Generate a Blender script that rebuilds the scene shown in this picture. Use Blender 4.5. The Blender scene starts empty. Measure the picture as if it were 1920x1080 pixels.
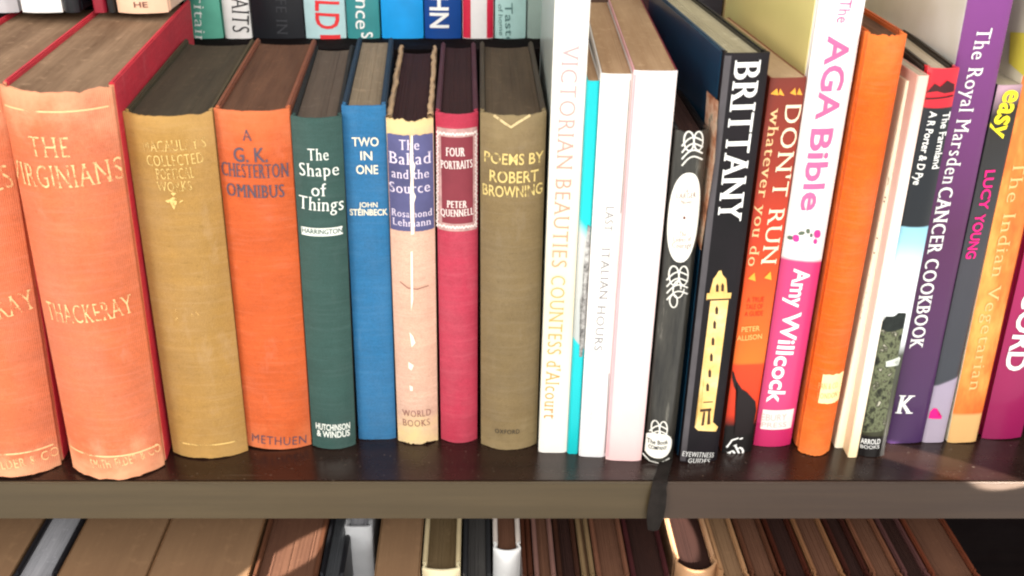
import bpy, bmesh, math, random
from mathutils import Vector, Matrix, noise

random.seed(7)
scene = bpy.context.scene
COL = scene.collection

# ------------------------------------------------------------------ camera
F, CX, CY, PITCH = 1850.0, 900.0, 540.0, math.radians(27.5)
CAM = Vector((0.0, -0.417, 0.3336))
FWD = Vector((0, math.cos(PITCH), -math.sin(PITCH)))
UPV = Vector((0, math.sin(PITCH), math.cos(PITCH)))
RGT = Vector((1, 0, 0))


def ray(px, py):
    return FWD + RGT * ((px - CX) / F) + UPV * ((CY - py) / F)


def on_z(px, py, z=0.0):
    d = ray(px, py)
    return CAM + d * ((z - CAM.z) / d.z)


def on_y(px, py, y):
    d = ray(px, py)
    return CAM + d * ((y - CAM.y) / d.y)


cam_data = bpy.data.cameras.new('camera')
cam = bpy.data.objects.new('camera', cam_data)
COL.objects.link(cam)
cam.location = CAM
cam.rotation_euler = (math.pi / 2 - PITCH, 0, 0)
cam_data.sensor_width = 36
cam_data.lens = F / 1920 * 36
cam_data.shift_x = (960 - CX) / 1920
cam_data.clip_start = 0.01
cam_data.clip_end = 50
cam_data.dof.use_dof = True
cam_data.dof.focus_distance = 0.52
cam_data.dof.aperture_fstop = 14
scene.camera = cam

# ------------------------------------------------------------------ materials


def lin(c):
    c /= 255
    return c / 12.92 if c <= 0.04045 else ((c + 0.055) / 1.055) ** 2.4


def C(r, g, b, k=0.82):
    return (min(lin(r) * k, .9), min(lin(g) * k, .9), min(lin(b) * k, .9), 1)


class NT:
    def __init__(s, name):
        s.m = bpy.data.materials.new(name)
        s.m.use_nodes = True
        s.n = s.m.node_tree.nodes
        s.l = s.m.node_tree.links
        s.b = s.n['Principled BSDF']
        s.out = s.n['Material Output']

    def add(s, t, **kw):
        n = s.n.new(t)
        for k, v in kw.items():
            setattr(n, k, v)
        return n

    def coord(s, scale, off=None):
        tc = s.add('ShaderNodeTexCoord')
        mp = s.add('ShaderNodeMapping')
        mp.inputs['Scale'].default_value = scale
        mp.inputs['Location'].default_value = off or [random.uniform(-9, 9) for _ in range(3)]
        s.l.new(tc.outputs['Object'], mp.inputs['Vector'])
        return mp.outputs['Vector']

    def noise(s, scale, detail=3, rough=.55, vec_scale=(1, 1, 1), off=None):
        n = s.add('ShaderNodeTexNoise')
        n.inputs['Scale'].default_value = scale
        n.inputs['Detail'].default_value = detail
        n.inputs['Roughness'].default_value = rough
        s.l.new(s.coord(vec_scale, off), n.inputs['Vector'])
        return n.outputs['Fac']

    def ramp(s, fac, stops, interp='LINEAR'):
        r = s.add('ShaderNodeValToRGB')
        r.color_ramp.interpolation = interp
        e = r.color_ramp.elements
        while len(e) < len(stops):
            e.new(0.5)
        for el, (p, c) in zip(e, stops):
            el.position = p
            el.color = c if len(c) == 4 else (*c, 1)
        s.l.new(fac, r.inputs['Fac'])
        return r.outputs['Color']

    def mix(s, fac, a, b, mode='MIX'):
        m = s.add('ShaderNodeMix', data_type='RGBA', blend_type=mode)
        for sock, v in ((m.inputs[0], fac), (m.inputs[6], a), (m.inputs[7], b)):
            if hasattr(v, 'is_output'):
                s.l.new(v, sock)
            elif isinstance(v, (int, float)):
                sock.default_value = v
            else:
                sock.default_value = v
        return m.outputs[2]

    def math(s, op, a, b=0.0):
        m = s.add('ShaderNodeMath', operation=op)
        for sock, v in ((m.inputs[0], a), (m.inputs[1], b)):
            if hasattr(v, 'is_output'):
                s.l.new(v, sock)
            else:
                sock.default_value = v
        return m.outputs[0]

    def bump(s, h, strength, dist=0.0005):
        b = s.add('ShaderNodeBump')
        b.inputs['Strength'].default_value = strength
        b.inputs['Distance'].default_value = dist
        s.l.new(h, b.inputs['Height'])
        s.l.new(b.outputs['Normal'], s.b.inputs['Normal'])

    def done(s, color, rough=.6, spec=.4):
        if hasattr(color, 'is_output'):
            s.l.new(color, s.b.inputs['Base Color'])
        else:
            s.b.inputs['Base Color'].default_value = color
        s.b.inputs['Roughness'].default_value = rough
        s.b.inputs['Specular IOR Level'].default_value = spec
        return s.m


def scale_c(c, k):
    return (min(c[0] * k, .92), min(c[1] * k, .92), min(c[2] * k, .92), 1)


def cloth(name, col, rubbed=None, h=None, var=.16, rough=.72, spec=.3, rub_amt=.5):
    """book cloth: weave bump, blotchy fading, optional rubbing towards head and tail"""
    t = NT(name)
    col = scale_c(col, .88)
    big = t.noise(38, 4, .6)
    fine = t.noise(420, 2, .5)
    hor = t.noise(60, 3, .6, (.35, 1, 3.0))
    c = t.ramp(big, [(.28, scale_c(col, 1 - var * 1.2)), (.72, scale_c(col, 1 + var * 1.2))])
    fade = t.noise(1, 4, .6, (26, 1, 9))
    g = (col[0] + col[1] + col[2]) / 3
    pale = (col[0] * .8 + g * .25 + .03, col[1] * .8 + g * .25 + .03, col[2] * .8 + g * .25 + .03, 1)
    c = t.mix(t.ramp(fade, [(.42, (0, 0, 0)), (.72, (.6, .6, .6))]), c, pale)
    speck = t.ramp(t.noise(260, 3, .7, (.6, 1, 1.6)), [(.6, (0, 0, 0)), (.74, (.5, .5, .5))])
    c = t.mix(t.math('MULTIPLY', t.ramp(hor, [(.42, (0, 0, 0)), (.75, (1, 1, 1))]), .4), c, scale_c(col, 1.35))
    c = t.mix(t.math('MULTIPLY', fine, .34), c, scale_c(col, .55))
    c = t.mix(speck, c, scale_c(col, .62))
    grain = t.noise(1, 2, .6, (1500, 1500, 1900))
    c = t.mix(t.ramp(grain, [(.4, (0, 0, 0)), (.7, (.42, .42, .42))]), c, scale_c(col, .5))
    thread = t.noise(1, 3, .65, (45, 45, 520))
    c = t.mix(t.ramp(thread, [(.5, (0, 0, 0)), (.75, (.22, .22, .22))]), c, scale_c(pale, 1.25))
    rubm = t.ramp(t.noise(1, 5, .7, (70, 70, 30)), [(.6, (0, 0, 0)), (.74, (.4, .4, .4))])
    c = t.mix(rubm, c, scale_c(pale, 1.1))
    if rubbed is not None and h:
        tc = t.add('ShaderNodeTexCoord')
        sx = t.add('ShaderNodeSeparateXYZ')
        t.l.new(tc.outputs['Object'], sx.inputs[0])
        zz = t.math('ABSOLUTE', t.math('SUBTRACT', t.math('DIVIDE', sx.outputs[2], h), .5))
        n = t.noise(55, 5, .65)
        w = t.math('ADD', t.math('MULTIPLY', zz, 2.0), t.math('MULTIPLY', t.math('SUBTRACT', n, .5), .55))
        r = t.ramp(w, [(.78, (0, 0, 0)), (1.02, (rub_amt,) * 3)])
        c = t.mix(r, c, rubbed)
    wx = t.add('ShaderNodeTexWave', bands_direction='X')
    wz = t.add('ShaderNodeTexWave', bands_direction='Z')
    for w_ in (wx, wz):
        w_.inputs['Scale'].default_value = 420
        w_.inputs['Distortion'].default_value = 1.5
        w_.inputs['Detail'].default_value = 1
        t.l.new(t.coord((1, 1, 1)), w_.inputs['Vector'])
    hgt = t.math('ADD', t.math('MULTIPLY', t.math('ADD', wx.outputs['Fac'], wz.outputs['Fac']), .5), t.math('MULTIPLY', big, 1.2))
    t.bump(hgt, .5, .0005)
    return t.done(c, rough, spec)


def plain(name, col, rough=.5, spec=.4, var=.08, scale=60, coat=0):
    t = NT(name)
    n = t.noise(scale, 4, .6)
    c = t.ramp(n, [(.3, scale_c(col, 1 - var)), (.7, scale_c(col, 1 + var))])
    f = t.noise(700, 2, .5)
    t.bump(f, .12, .0002)
    if coat:
        t.b.inputs['Coat Weight'].default_value = coat
        t.b.inputs['Coat Roughness'].default_value = .12
    return t.done(c, rough, spec)


def pages(name, dark, light, streak=.5):
    """edge of a closed text block: lines run along the leaves (depth), soiling between"""
    t = NT(name)
    ln = t.noise(1, 3, .7, (700, 14, 14))
    gr = t.noise(1, 4, .7, (95, 9, 8))
    blot = t.noise(70, 5, .7)
    fox = t.ramp(t.noise(150, 3, .7), [(.58, (0, 0, 0)), (.72, (.35, .35, .35))])
    c = t.ramp(gr, [(.25, dark), (.78, light)])
    c = t.mix(t.math('MULTIPLY', blot, .45), c, scale_c(dark, .9))
    c = t.mix(t.math('MULTIPLY', ln, streak * .7), c, scale_c(dark, .7))
    c = t.mix(fox, c, scale_c(light, 1.15))
    t.bump(t.math('ADD', ln, gr), .2, .0002)
    return t.done(c, .85, .2)


def zramp(name, stops, h, rough=.4, slant=0.0, spec=.4, wob=.004, coat=0, interp='LINEAR'):
    """printed spine whose colour changes with height: stops are (fraction of height, colour)"""
    t = NT(name)
    tc = t.add('ShaderNodeTexCoord')
    sx = t.add('ShaderNodeSeparateXYZ')
    t.l.new(tc.outputs['Object'], sx.inputs[0])
    z = t.math('DIVIDE', t.math('ADD', sx.outputs[2], t.math('MULTIPLY', sx.outputs[0], slant)), h)
    z = t.math('ADD', z, t.math('MULTIPLY', t.math('SUBTRACT', t.noise(60, 3), .5), wob))
    c = t.ramp(z, stops, interp)
    n = t.noise(80, 4, .6)
    c = t.mix(t.math('MULTIPLY', n, .14), c, (.25, .22, .2, 1), 'MULTIPLY')
    t.bump(t.noise(600, 2), .1, .0002)
    if coat:
        t.b.inputs['Coat Weight'].default_value = coat
        t.b.inputs['Coat Roughness'].default_value = .12
    return t.done(c, rough, spec)


def mottled(name, cols, scale, h=None, rough=.5, vec=(1, 1, 1)):
    t = NT(name)
    n = t.noise(scale, 5, .65, vec)
    k = len(cols)
    c = t.ramp(n, [(.3 + .4 * i / (k - 1), cc) for i, cc in enumerate(cols)])
    return t.done(c, rough, .35)


def worn_ink(name, col, keep=.62, metal=0.0, rough=.5, scale=160):
    """lettering stamped on cloth, rubbed away in places"""
    t = NT(name)
    n = t.noise(scale, 4, .65)
    m = t.ramp(n, [(keep - .08, (1, 1, 1)), (keep + .06, (0, 0, 0))])
    tr = t.add('ShaderNodeBsdfTransparent')
    mx = t.add('ShaderNodeMixShader')
    t.done(col, rough, .4)
    t.b.inputs['Metallic'].default_value = metal
    t.l.new(m, mx.inputs[0])
    t.l.new(tr.outputs[0], mx.inputs[1])
    t.l.new(t.b.outputs[0], mx.inputs[2])
    t.l.new(mx.outputs[0], t.out.inputs['Surface'])
    return t.m


WHITE = C(250, 250, 248)
INK_WHITE = plain('white_ink', (.8, .8, .78, 1), .5, var=.03)
INK_BLACK = plain('black_ink', (.015, .015, .017, 1), .5)

# ------------------------------------------------------------------ mesh helpers


def obj(name, verts, faces, mat, parent=None, smooth=None, mats=None, fm=None):
    me = bpy.data.meshes.new(name)
    me.from_pydata([tuple(v) for v in verts], [], faces)
    me.validate()
    me.materials.append(mat)
    for m in mats or []:
        me.materials.append(m)
    if fm:
        me.polygons.foreach_set('material_index', fm)
    bm = bmesh.new()
    bm.from_mesh(me)
    bmesh.ops.recalc_face_normals(bm, faces=bm.faces)
    bm.to_mesh(me)
    bm.free()
    if smooth:
        me.shade_smooth()
        me.set_sharp_from_angle(angle=math.radians(smooth))
    o = bpy.data.objects.new(name, me)
    COL.objects.link(o)
    if parent:
        o.parent = parent
    return o


def box(name, x0, x1, y0, y1, z0, z1, mat, parent=None, bevel=.0004, seg=2):
    bm = bmesh.new()
    bmesh.ops.create_cube(bm, size=1)
    for v in bm.verts:
        v.co = Vector((x0 + (v.co.x + .5) * (x1 - x0), y0 + (v.co.y + .5) * (y1 - y0), z0 + (v.co.z + .5) * (z1 - z0)))
    if bevel:
        bmesh.ops.bevel(bm, geom=bm.edges[:], offset=bevel, segments=seg, affect='EDGES')
    me = bpy.data.meshes.new(name)
    bm.to_mesh(me)
    bm.free()
    me.materials.append(mat)
    me.shade_smooth()
    me.set_sharp_from_angle(angle=math.radians(35))
    o = bpy.data.objects.new(name, me)
    COL.objects.link(o)
    if parent:
        o.parent = parent
    return o


def empty(name, loc):
    o = bpy.data.objects.new(name, None)
    o.location = loc
    o.empty_display_size = .02
    COL.objects.link(o)
    return o


def tag(o, label, cat, group=None, kind=None):
    if label:
        o['label'] = label
    if cat:
        o['category'] = cat
    if group:
        o['group'] = group
    if kind:
        o['kind'] = kind


# ------------------------------------------------------------------ books


class Book:
    """local frame: x across the spine, y back along the depth, z up; origin at the middle of the spine's foot"""

    def __init__(s, name, label, group, t, h, depth, loc, lean=0.0, yaw=0.0, bulge=.004, soft=False):
        s.t, s.h, s.d, s.b, s.soft = t, h, depth, bulge, soft
        s.root = empty(name, loc)
        s.root.rotation_euler = (0, lean, yaw)
        s.root.rotation_mode = 'XYZ'
        s.M = Matrix.Translation(loc) @ Matrix.Rotation(yaw, 4, 'Z') @ Matrix.Rotation(lean, 4, 'Y')
        s.Mi = s.M.inverted()
        tag(s.root, label, 'book', group)
        s.bt = .0006 if soft else .0026
        s.sq = .0002 if soft else .0022

    def py(s, x):
        u = max(-1, min(1, x / (s.t / 2)))
        if s.soft or s.b < .0015:
            return -s.b * (1 - abs(u) ** 5)
        return -s.b * (1 - abs(u) ** 2.2)

    def uv(s, px, py):
        o = s.Mi @ CAM
        d = s.Mi.to_3x3() @ ray(px, py)
        k = (-s.b * .75 - o.y) / d.y
        p = o + d * k
        return p.x, p.z

    def side_uv(s, px, py, side=-1):
        o = s.Mi @ CAM
        d = s.Mi.to_3x3() @ ray(px, py)
        k = (side * s.t / 2 - o.x) / d.x
        p = o + d * k
        return p.y, p.z

    def spine(s, mat, tatter=0.0, dent=.00012):
        nv = 64
        prof = []
        nu = 26
        if not s.soft:
            prof += [(-s.t / 2 + .0002, .0052), (-s.t / 2 + .0011, .0032), (-s.t / 2 + .0002, .0012)]
        prof += [(s.t / 2 * (-1 + 2 * i / nu) * (1.0 if s.soft else .992), s.py(s.t / 2 * (-1 + 2 * i / nu))) for i in range(nu + 1)]
        if not s.soft:
            prof += [(s.t / 2 - .0002, .0012), (s.t / 2 - .0011, .0032), (s.t / 2 - .0002, .0052)]
        th = .0005 if s.soft else .0011
        n = len(prof)
        sd = random.uniform(0, 90)
        V, Fc = [], []
        for layer in (0, 1):
            for j in range(nv + 1):
                v = j / nv
                for i, (x, y) in enumerate(prof):
                    z = v * s.h
                    if tatter:
                        e = .6 * noise.noise(Vector((x * 200 + sd, 3.1, sd))) + .5 * noise.noise(Vector((x * 1100, sd, 7)))
                        e2 = .6 * noise.noise(Vector((x * 180 + sd, 8.7, sd))) + .5 * noise.noise(Vector((x * 1000, sd, 2)))
                        if v > .97:
                            z += tatter * (e - .3) * (v - .97) / .03
                        if v < .03:
                            z += tatter * (max(e2, -.3) * .8 + .25) * (.03 - v) / .03
                    dy = dent * noise.noise(Vector((x * 70, z * 45, sd))) * 2
                    if layer:
                        a = prof[max(i - 1, 0)]
                        b = prof[min(i + 1, n - 1)]
                        tx, ty = b[0] - a[0], b[1] - a[1]
                        L = math.hypot(tx, ty) or 1
                        V.append((x - ty / L * th, y + tx / L * th + dy, z))
                    else:
                        V.append((x, y + dy, z))
        N = n * (nv + 1)
        for j in range(nv):
            for i in range(n - 1):
                a = j * n + i
                Fc.append((a, a + 1, a + n + 1, a + n))
                Fc.append((N + a, N + a + n, N + a + n + 1, N + a + 1))
        for i in range(n - 1):
            Fc.append((i, N + i, N + i + 1, i + 1))
            a = nv * n + i
            Fc.append((a, a + 1, N + a + 1, N + a))
        for j in range(nv):
            a = j * n
            Fc.append((a, a + n, N + a + n, N + a))
            a = j * n + n - 1
            Fc.append((a, N + a, N + a + n, a + n))
        return obj('spine', V, Fc, mat, s.root, 40)

    def covers(s, left, right):
        out = []
        y0 = .0005 if s.soft else .0042
        for sx, m, nm in ((-1, left, 'front_cover'), (1, right, 'back_cover')):
            a, b = sx * s.t / 2, sx * (s.t / 2 - s.bt)
            out.append(box(nm, min(a, b), max(a, b), y0, s.d, 0, s.h, m, s.root, .0002 if s.soft else .0007))
        return out

    def block(s, mat, drop=0.0):
        nu = 44
        w = s.t / 2 - s.bt - .0002
        z0, z1 = s.sq, s.h - s.sq - drop
        sd = random.uniform(0, 99)
        jit = .00006 if s.soft else .00012
        V, Fc = [], []
        rows = 6
        for i in range(nu + 1):
            x = -w + 2 * w * i / nu
            u = x / w
            zt = z1 + jit * 2.4 * noise.noise(Vector((i * .8 + sd, 0, 0)))
            yf = s.py(x * .985) * .96 + .0016
            yb = s.d - (.0006 if s.soft else .004) - s.b * .7 * (1 - u * u)
            for k in range(rows + 1):
                y = yf + (yb - yf) * k / rows
                zz = zt + jit * noise.noise(Vector((i * .5 + sd, y * 60, 4)))
                V.append((x, y, zz))
            V.append((x, yb, z0))
            V.append((x, yf, z0))
        r = rows + 3
        for i in range(nu):
            for k in range(r):
                a, b = i * r + k, i * r + (k + 1) % r
                Fc.append((a, b, b + r, a + r))
        Fc.append(tuple(range(r)))
        Fc.append(tuple(nu * r + k for k in range(r)))
        return obj('page_block', V, Fc, mat, s.root, 30)

    def on(s, x, z, lay):
        return (x, s.py(x) - .00018 - .00014 * lay, z)

    def strip(s, name, x0, x1, z0, z1, mat, lay=1, nu=16, nz=4, wob=0.0):
        """a printed or pasted panel that follows the curve of the spine"""
        V, Fc = [], []
        for j in range(nz + 1):
            for i in range(nu + 1):
                x = x0 + (x1 - x0) * i / nu
                z = z0 + (z1 - z0) * j / nz
                if wob and j in (0, nz):
                    z += wob * noise.noise(Vector((x * 500, j, 1)))
                V.append(s.on(x, z, lay))
        for j in range(nz):
            for i in range(nu):
                a = j * (nu + 1) + i
                Fc.append((a, a + 1, a + nu + 2, a + nu + 1))
        return obj(name, V, Fc, mat, s.root)

    def polys(s, name, polys, mat, lay=2, px=True):
        """flat printed shapes, outlines in picture points on the spine"""
        bm = bmesh.new()
        for p in polys:
            vs = []
            for q in p:
                x, z = s.uv(*q) if px else q
                vs.append(bm.verts.new((max(-s.t / 2, min(s.t / 2, x)), 0, z)))
            bm.faces.new(vs)
        bmesh.ops.triangulate(bm, faces=bm.faces[:])
        for k in range(1, 16):
            x = s.t * (k / 16 - .5)
            bmesh.ops.bisect_plane(bm, geom=bm.verts[:] + bm.edges[:] + bm.faces[:], dist=1e-7, plane_co=(x, 0, 0), plane_no=(1, 0, 0))
        bm.verts.index_update()
        V = [s.on(v.co.x, v.co.z, lay) for v in bm.verts]
        Fc = [tuple(v.index for v in f.verts) for f in bm.faces]
        bm.free()
        return obj(name, V, Fc, mat, s.root)

    def strokes(s, name, lines, mat, w=.0003, lay=2):
        V, Fc = [], []
        for ln in lines:
            pts = [Vector(s.uv(*q)) for q in ln]
            a = len(V)
            for i, p in enumerate(pts):
                t = pts[min(i + 1, len(pts) - 1)] - pts[max(i - 1, 0)]
                if t.length < 1e-9:
                    t = Vector((1, 0))
                t.normalize()
                nrm = Vector((-t.y, t.x)) * w
                for q in (p + nrm, p - nrm):
                    V.append(s.on(q.x, q.y, lay))
            for i in range(len(pts) - 1):
                k = a + 2 * i
                Fc.append((k, k + 1, k + 3, k + 2))
        return obj(name, V, Fc, mat, s.root)

    def letters(s, name, lines, mat, lay=2):
        """lines: (text, A, B, cap height in picture points, style) with A, B the ends of the line's middle"""
        bm = bmesh.new()
        for text, A, B, hp, *st in lines:
            st = st[0] if st else ''
            gv, gf, w, cap = glyphs(text, st)
            a = Vector(s.uv(*A))
            b = Vector(s.uv(*B))
            mid = ((A[0] + B[0]) / 2, (A[1] + B[1]) / 2)
            dx, dy = B[0] - A[0], B[1] - A[1]
            if abs(dx) > abs(dy):
                hm = (Vector(s.uv(mid[0], mid[1] - hp / 2)) - Vector(s.uv(mid[0], mid[1] + hp / 2))).length
            else:
                hm = (Vector(s.uv(mid[0] - hp / 2, mid[1])) - Vector(s.uv(mid[0] + hp / 2, mid[1]))).length
            d = b - a
            L = d.length
            d.normalize()
            p = Vector((-d.y, d.x))
            vs = []
            for x, y, l in gv:
                q = a + d * (x / w * L) + p * ((y / cap - .5) * hm)
                lim = s.t / 2 * .985
                vs.append(bm.verts.new((max(-lim, min(lim, q.x)), lay + l * .12, q.y)))
            for f in gf:
                try:
                    bm.faces.new([vs[i] for i in f])
                except ValueError:
                    pass
        for k in range(1, 14):
            x = s.t * (k / 14 - .5)
            bmesh.ops.bisect_plane(bm, geom=bm.verts[:] + bm.edges[:] + bm.faces[:], dist=1e-7, plane_co=(x, 0, 0), plane_no=(1, 0, 0))
        bm.verts.index_update()
        V = [s.on(v.co.x, v.co.z, v.co.y) for v in bm.verts]
        Fc = [tuple(v.index for v in f.verts) for f in bm.faces]
        bm.free()
        return obj(name, V, Fc, mat, s.root)


_gl = {}


def glyphs(text, style=''):
    """flat outline of a word as vertices and faces; 's' adds bracketless serifs, 'b' thickens"""
    key = (text, style)
    if key in _gl:
        return _gl[key]
    cu = bpy.data.curves.new('word', 'FONT')
    cu.body = text
    cu.size = 1
    cu.resolution_u = 3
    ser = 's' in style
    cu.space_character = 1.12 if 'w' in style else 1.13 if ser else 1.0
    cu.offset = -.014 if ser else .022 if 'B' in style else .012 if 'b' in style else 0
    o = bpy.data.objects.new('word', cu)
    COL.objects.link(o)
    dg = bpy.context.evaluated_depsgraph_get()
    me = bpy.data.meshes.new_from_object(o.evaluated_get(dg))
    V = [(v.co.x, v.co.y, 0) for v in me.vertices]
    Fc = [tuple(p.vertices) for p in me.polygons]
    if 's' in style:
        cnt = {}
        for f in Fc:
            for i in range(len(f)):
                e = tuple(sorted((f[i], f[(i + 1) % len(f)])))
                cnt[e] = cnt.get(e, 0) + 1
        caph = 0.682
        add = []
        for (i, j), k in cnt.items():
            if k != 1:
                continue
            (xa, ya, _), (xb, yb, _) = V[i], V[j]
            L = abs(xa - xb)
            if abs(ya - yb) < .004 and .03 < L < .22:
                x0, x1 = min(xa, xb), max(xa, xb)
                sf = .062 if 'B' in style else .05
                if ya < .03 and ya > -.03:
                    add.append((x0 - sf, x1 + sf, ya - .006, ya + .034))
                elif ya > .64 or .43 < ya < .49:
                    add.append((x0 - sf, x1 + sf, ya - .034, ya + .006))
        for x0, x1, y0, y1 in add:
            n = len(V)
            V += [(x0, y0, 3), (x1, y0, 3), (x1, y1, 3), (x0, y1, 3)]
            Fc.append((n, n + 1, n + 2, n + 3))
        base_v, base_f = list(V), list(Fc)
        dxs = [.040, -.040, .02, -.02] if 'B' in style else [.018, -.018] if 'b' in style else [.010, -.010]
        for k, dx in enumerate(dxs):
            n = len(V)
            V += [(x + dx, y, l * .2 + k + 1) for x, y, l in base_v]
            Fc += [tuple(n + i for i in f) for f in base_f]
    bpy.data.objects.remove(o)
    bpy.data.meshes.remove(me)
    bpy.data.curves.remove(cu)
    if not V:
        V = [(0, 0, 0)]
    xm = min(v[0] for v in V)
    V = [(x - xm, y, l) for x, y, l in V]
    w = max(v[0] for v in V) or 1
    cap = .682 if any(ch.isupper() or ch in 'bdfhklt' for ch in text) else .46
    _gl[key] = (V, Fc, w, cap)
    return _gl[key]


FRONT = 'books standing on the middle shelf'
used = []


def front_book(name, label, tl, tr, bl, br, depth, bulge=.004, yaw=0.0, soft=False, mn=0):
    """size and lean worked out from where the spine's four corners stand on the shelf"""
    yb = (bl[1] + br[1]) / 2
    P = on_z((bl[0] + br[0]) / 2, yb)
    tb = on_z(br[0], yb).x - on_z(bl[0], yb).x
    yt = (tl[1] + tr[1]) / 2
    T = on_y((tl[0] + tr[0]) / 2, yt, P.y)
    tt = on_y(tr[0], yt, P.y).x - on_y(tl[0], yt, P.y).x
    t = (tb + tt) / 2
    lean = math.atan2(T.x - P.x, T.z)
    h = math.hypot(T.x - P.x, T.z) - t / 2 * abs(math.sin(lean))
    t *= math.cos(lean) * math.cos(math.radians(yaw))
    loc = Vector((P.x, P.y, .0002 + t / 2 * abs(math.sin(lean))))
    used.append((label[:28], round(t, 4), round(tb, 4), round(tt, 4), round(h, 3), round(math.degrees(lean), 2), round(P.x, 4), round(P.y, 4), round(T.x, 4)))
    return Book(name, label, FRONT, t, h, depth, loc, lean, math.radians(yaw), bulge, soft)

# ------------------------------------------------------------------ shared paper stocks
PG_GREY = pages('soiled_grey_page_edges', C(112, 84, 62), C(196, 162, 130))
PG_DARK = pages('dark_dyed_page_edges', C(58, 52, 42), C(98, 86, 68))
PG_BROWN = pages('brown_page_edges', C(82, 54, 40), C(134, 94, 70))
PG_TAN = pages('tan_page_edges', C(158, 124, 92), C(204, 172, 136), .3)
PG_MAROON = pages('maroon_dyed_page_edges', C(44, 22, 22), C(74, 40, 38))
PG_WHITE = pages('pale_page_edges', C(176, 164, 140), C(226, 216, 194), .4)

# ------------------------------------------------------------------ middle shelf, from the left
CORAL, CORAL_L, RED = C(240, 128, 82), C(250, 180, 138), C(240, 48, 70)
SP_CORAL = None


def coral_book(label, tl, tr, bl, br, lines, yaw):
    b = front_book('hardback_book', label, tl, tr, bl, br, .188, .0115, yaw)
    sp = cloth('faded_coral_cloth', CORAL, CORAL_L, b.h, .13, rub_amt=.75)
    rc = cloth('red_cloth', RED, None, None, .14)
    b.spine(sp, .0017)
    b.covers(rc, rc)
    b.block(PG_GREY)
    gilt = worn_ink('worn_gilt', C(252, 204, 146), .54, .0, .4, 230)
    b.letters('title', lines[0], gilt)
    b.letters('author', lines[1], gilt)
    b.letters('imprint', lines[2], gilt)
    hw = b.t / 2 * .93
    for z0, z1, nm in ((b.h * .955, b.h * .9585, 'rule'), (b.h * .072, b.h * .0765, 'rule')):
        b.strip(nm, -hw, hw, z0, z1, worn_ink('worn_rule', C(255, 206, 150), .6, 0, .4, 90), 1)
    return b


coral_book('thick coral volume at the far left, partly out of view, its spine cut off',
           (-205, 172), (-3, 160), (-62, 876), (118, 876),
           ([('THE', (-140, 300), (-60, 293), 46, 's'), ('NEWCOMES', (-170, 355), (10, 338), 44, 's')],
            [('THACKERAY', (-130, 592), (54, 572), 36, 's')],
            [('SMITH, ELDER & CO.', (-70, 868), (106, 860), 16, 'w')]), 3.5)
coral_book('thick faded coral volume with red sides and ragged spine ends, beside the gold one',
           (8, 166), (198, 152), (133, 880), (315, 876),
           ([('THE', (56, 272), (134, 272), 38, 's'), ('VIRGINIANS', (8, 330), (222, 324), 42, 's')],
            [('THACKERAY', (84, 588), (244, 576), 34, 's')],
            [('SMITH, ELDER & CO.', (172, 866), (298, 852), 16, 'w')]), 4.2)

b = front_book('hardback_book', 'gold ochre cloth volume with almost rubbed out gilt title, between coral and orange books',
               (230, 212), (397, 208), (326, 850), (465, 846), .142, .0065, 3.6)
m = cloth('ochre_cloth', C(192, 146, 74), C(220, 176, 108), b.h, .12, rub_amt=.35)
b.spine(m, .0011)
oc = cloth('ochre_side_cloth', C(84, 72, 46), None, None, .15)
b.covers(oc, oc)
b.block(PG_DARK)
g = worn_ink('faint_gilt', C(232, 198, 122), .55, 0, .4, 260)
b.letters('title', [("MACAULAY'S", (268, 273), (384, 268), 20, 's'), ('COLLECTED', (276, 300), (380, 296), 20, 's'),
                    ('POETICAL', (294, 324), (364, 322), 20, 's'), ('WORKS', (296, 348), (360, 346), 18, 's')], g)
b.polys('ornament', [[(318, 372), (327, 366), (336, 371), (328, 390)], [(322, 360), (327, 355), (332, 360), (327, 364)],
                     [(310, 374), (318, 371), (319, 378)], [(337, 371), (346, 373), (337, 378)]], g)
b.letters('author', [('J. R.', (325, 580), (382, 577), 22, 's')], worn_ink('rubbed_gilt', C(236, 192, 116), .42, 0, .45, 300))
b.strip('rule', -b.t * .46, b.t * .46, b.h * .045, b.h * .05, worn_ink('ochre_rule', C(236, 196, 120), .55, 0, .5, 80))

b = front_book('hardback_book', 'bright orange cloth omnibus with dark blue grey title, beside the dark green book',
               (398, 202), (545, 206), (468, 838), (582, 834), .138, .0042, 3.2)
m = cloth('orange_cloth', C(228, 104, 48), C(244, 146, 96), b.h, .1, rub_amt=.4)
b.spine(m, .0006)
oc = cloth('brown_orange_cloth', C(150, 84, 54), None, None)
b.covers(oc, oc)
b.block(PG_BROWN)
ik = worn_ink('slate_ink', C(84, 74, 88), .66, 0, .6, 200)
b.letters('title', [('A', (455, 252), (472, 252), 20, 'b'), ('G. K.', (438, 289), (502, 289), 26, 'b'),
                    ('CHESTERTON', (414, 318), (541, 320), 26, 'sB'), ('OMNIBUS', (424, 356), (533, 358), 24, 'sB')], ik)
b.letters('imprint', [('METHUEN', (472, 822), (574, 826), 15, 'w')], ik)

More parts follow.
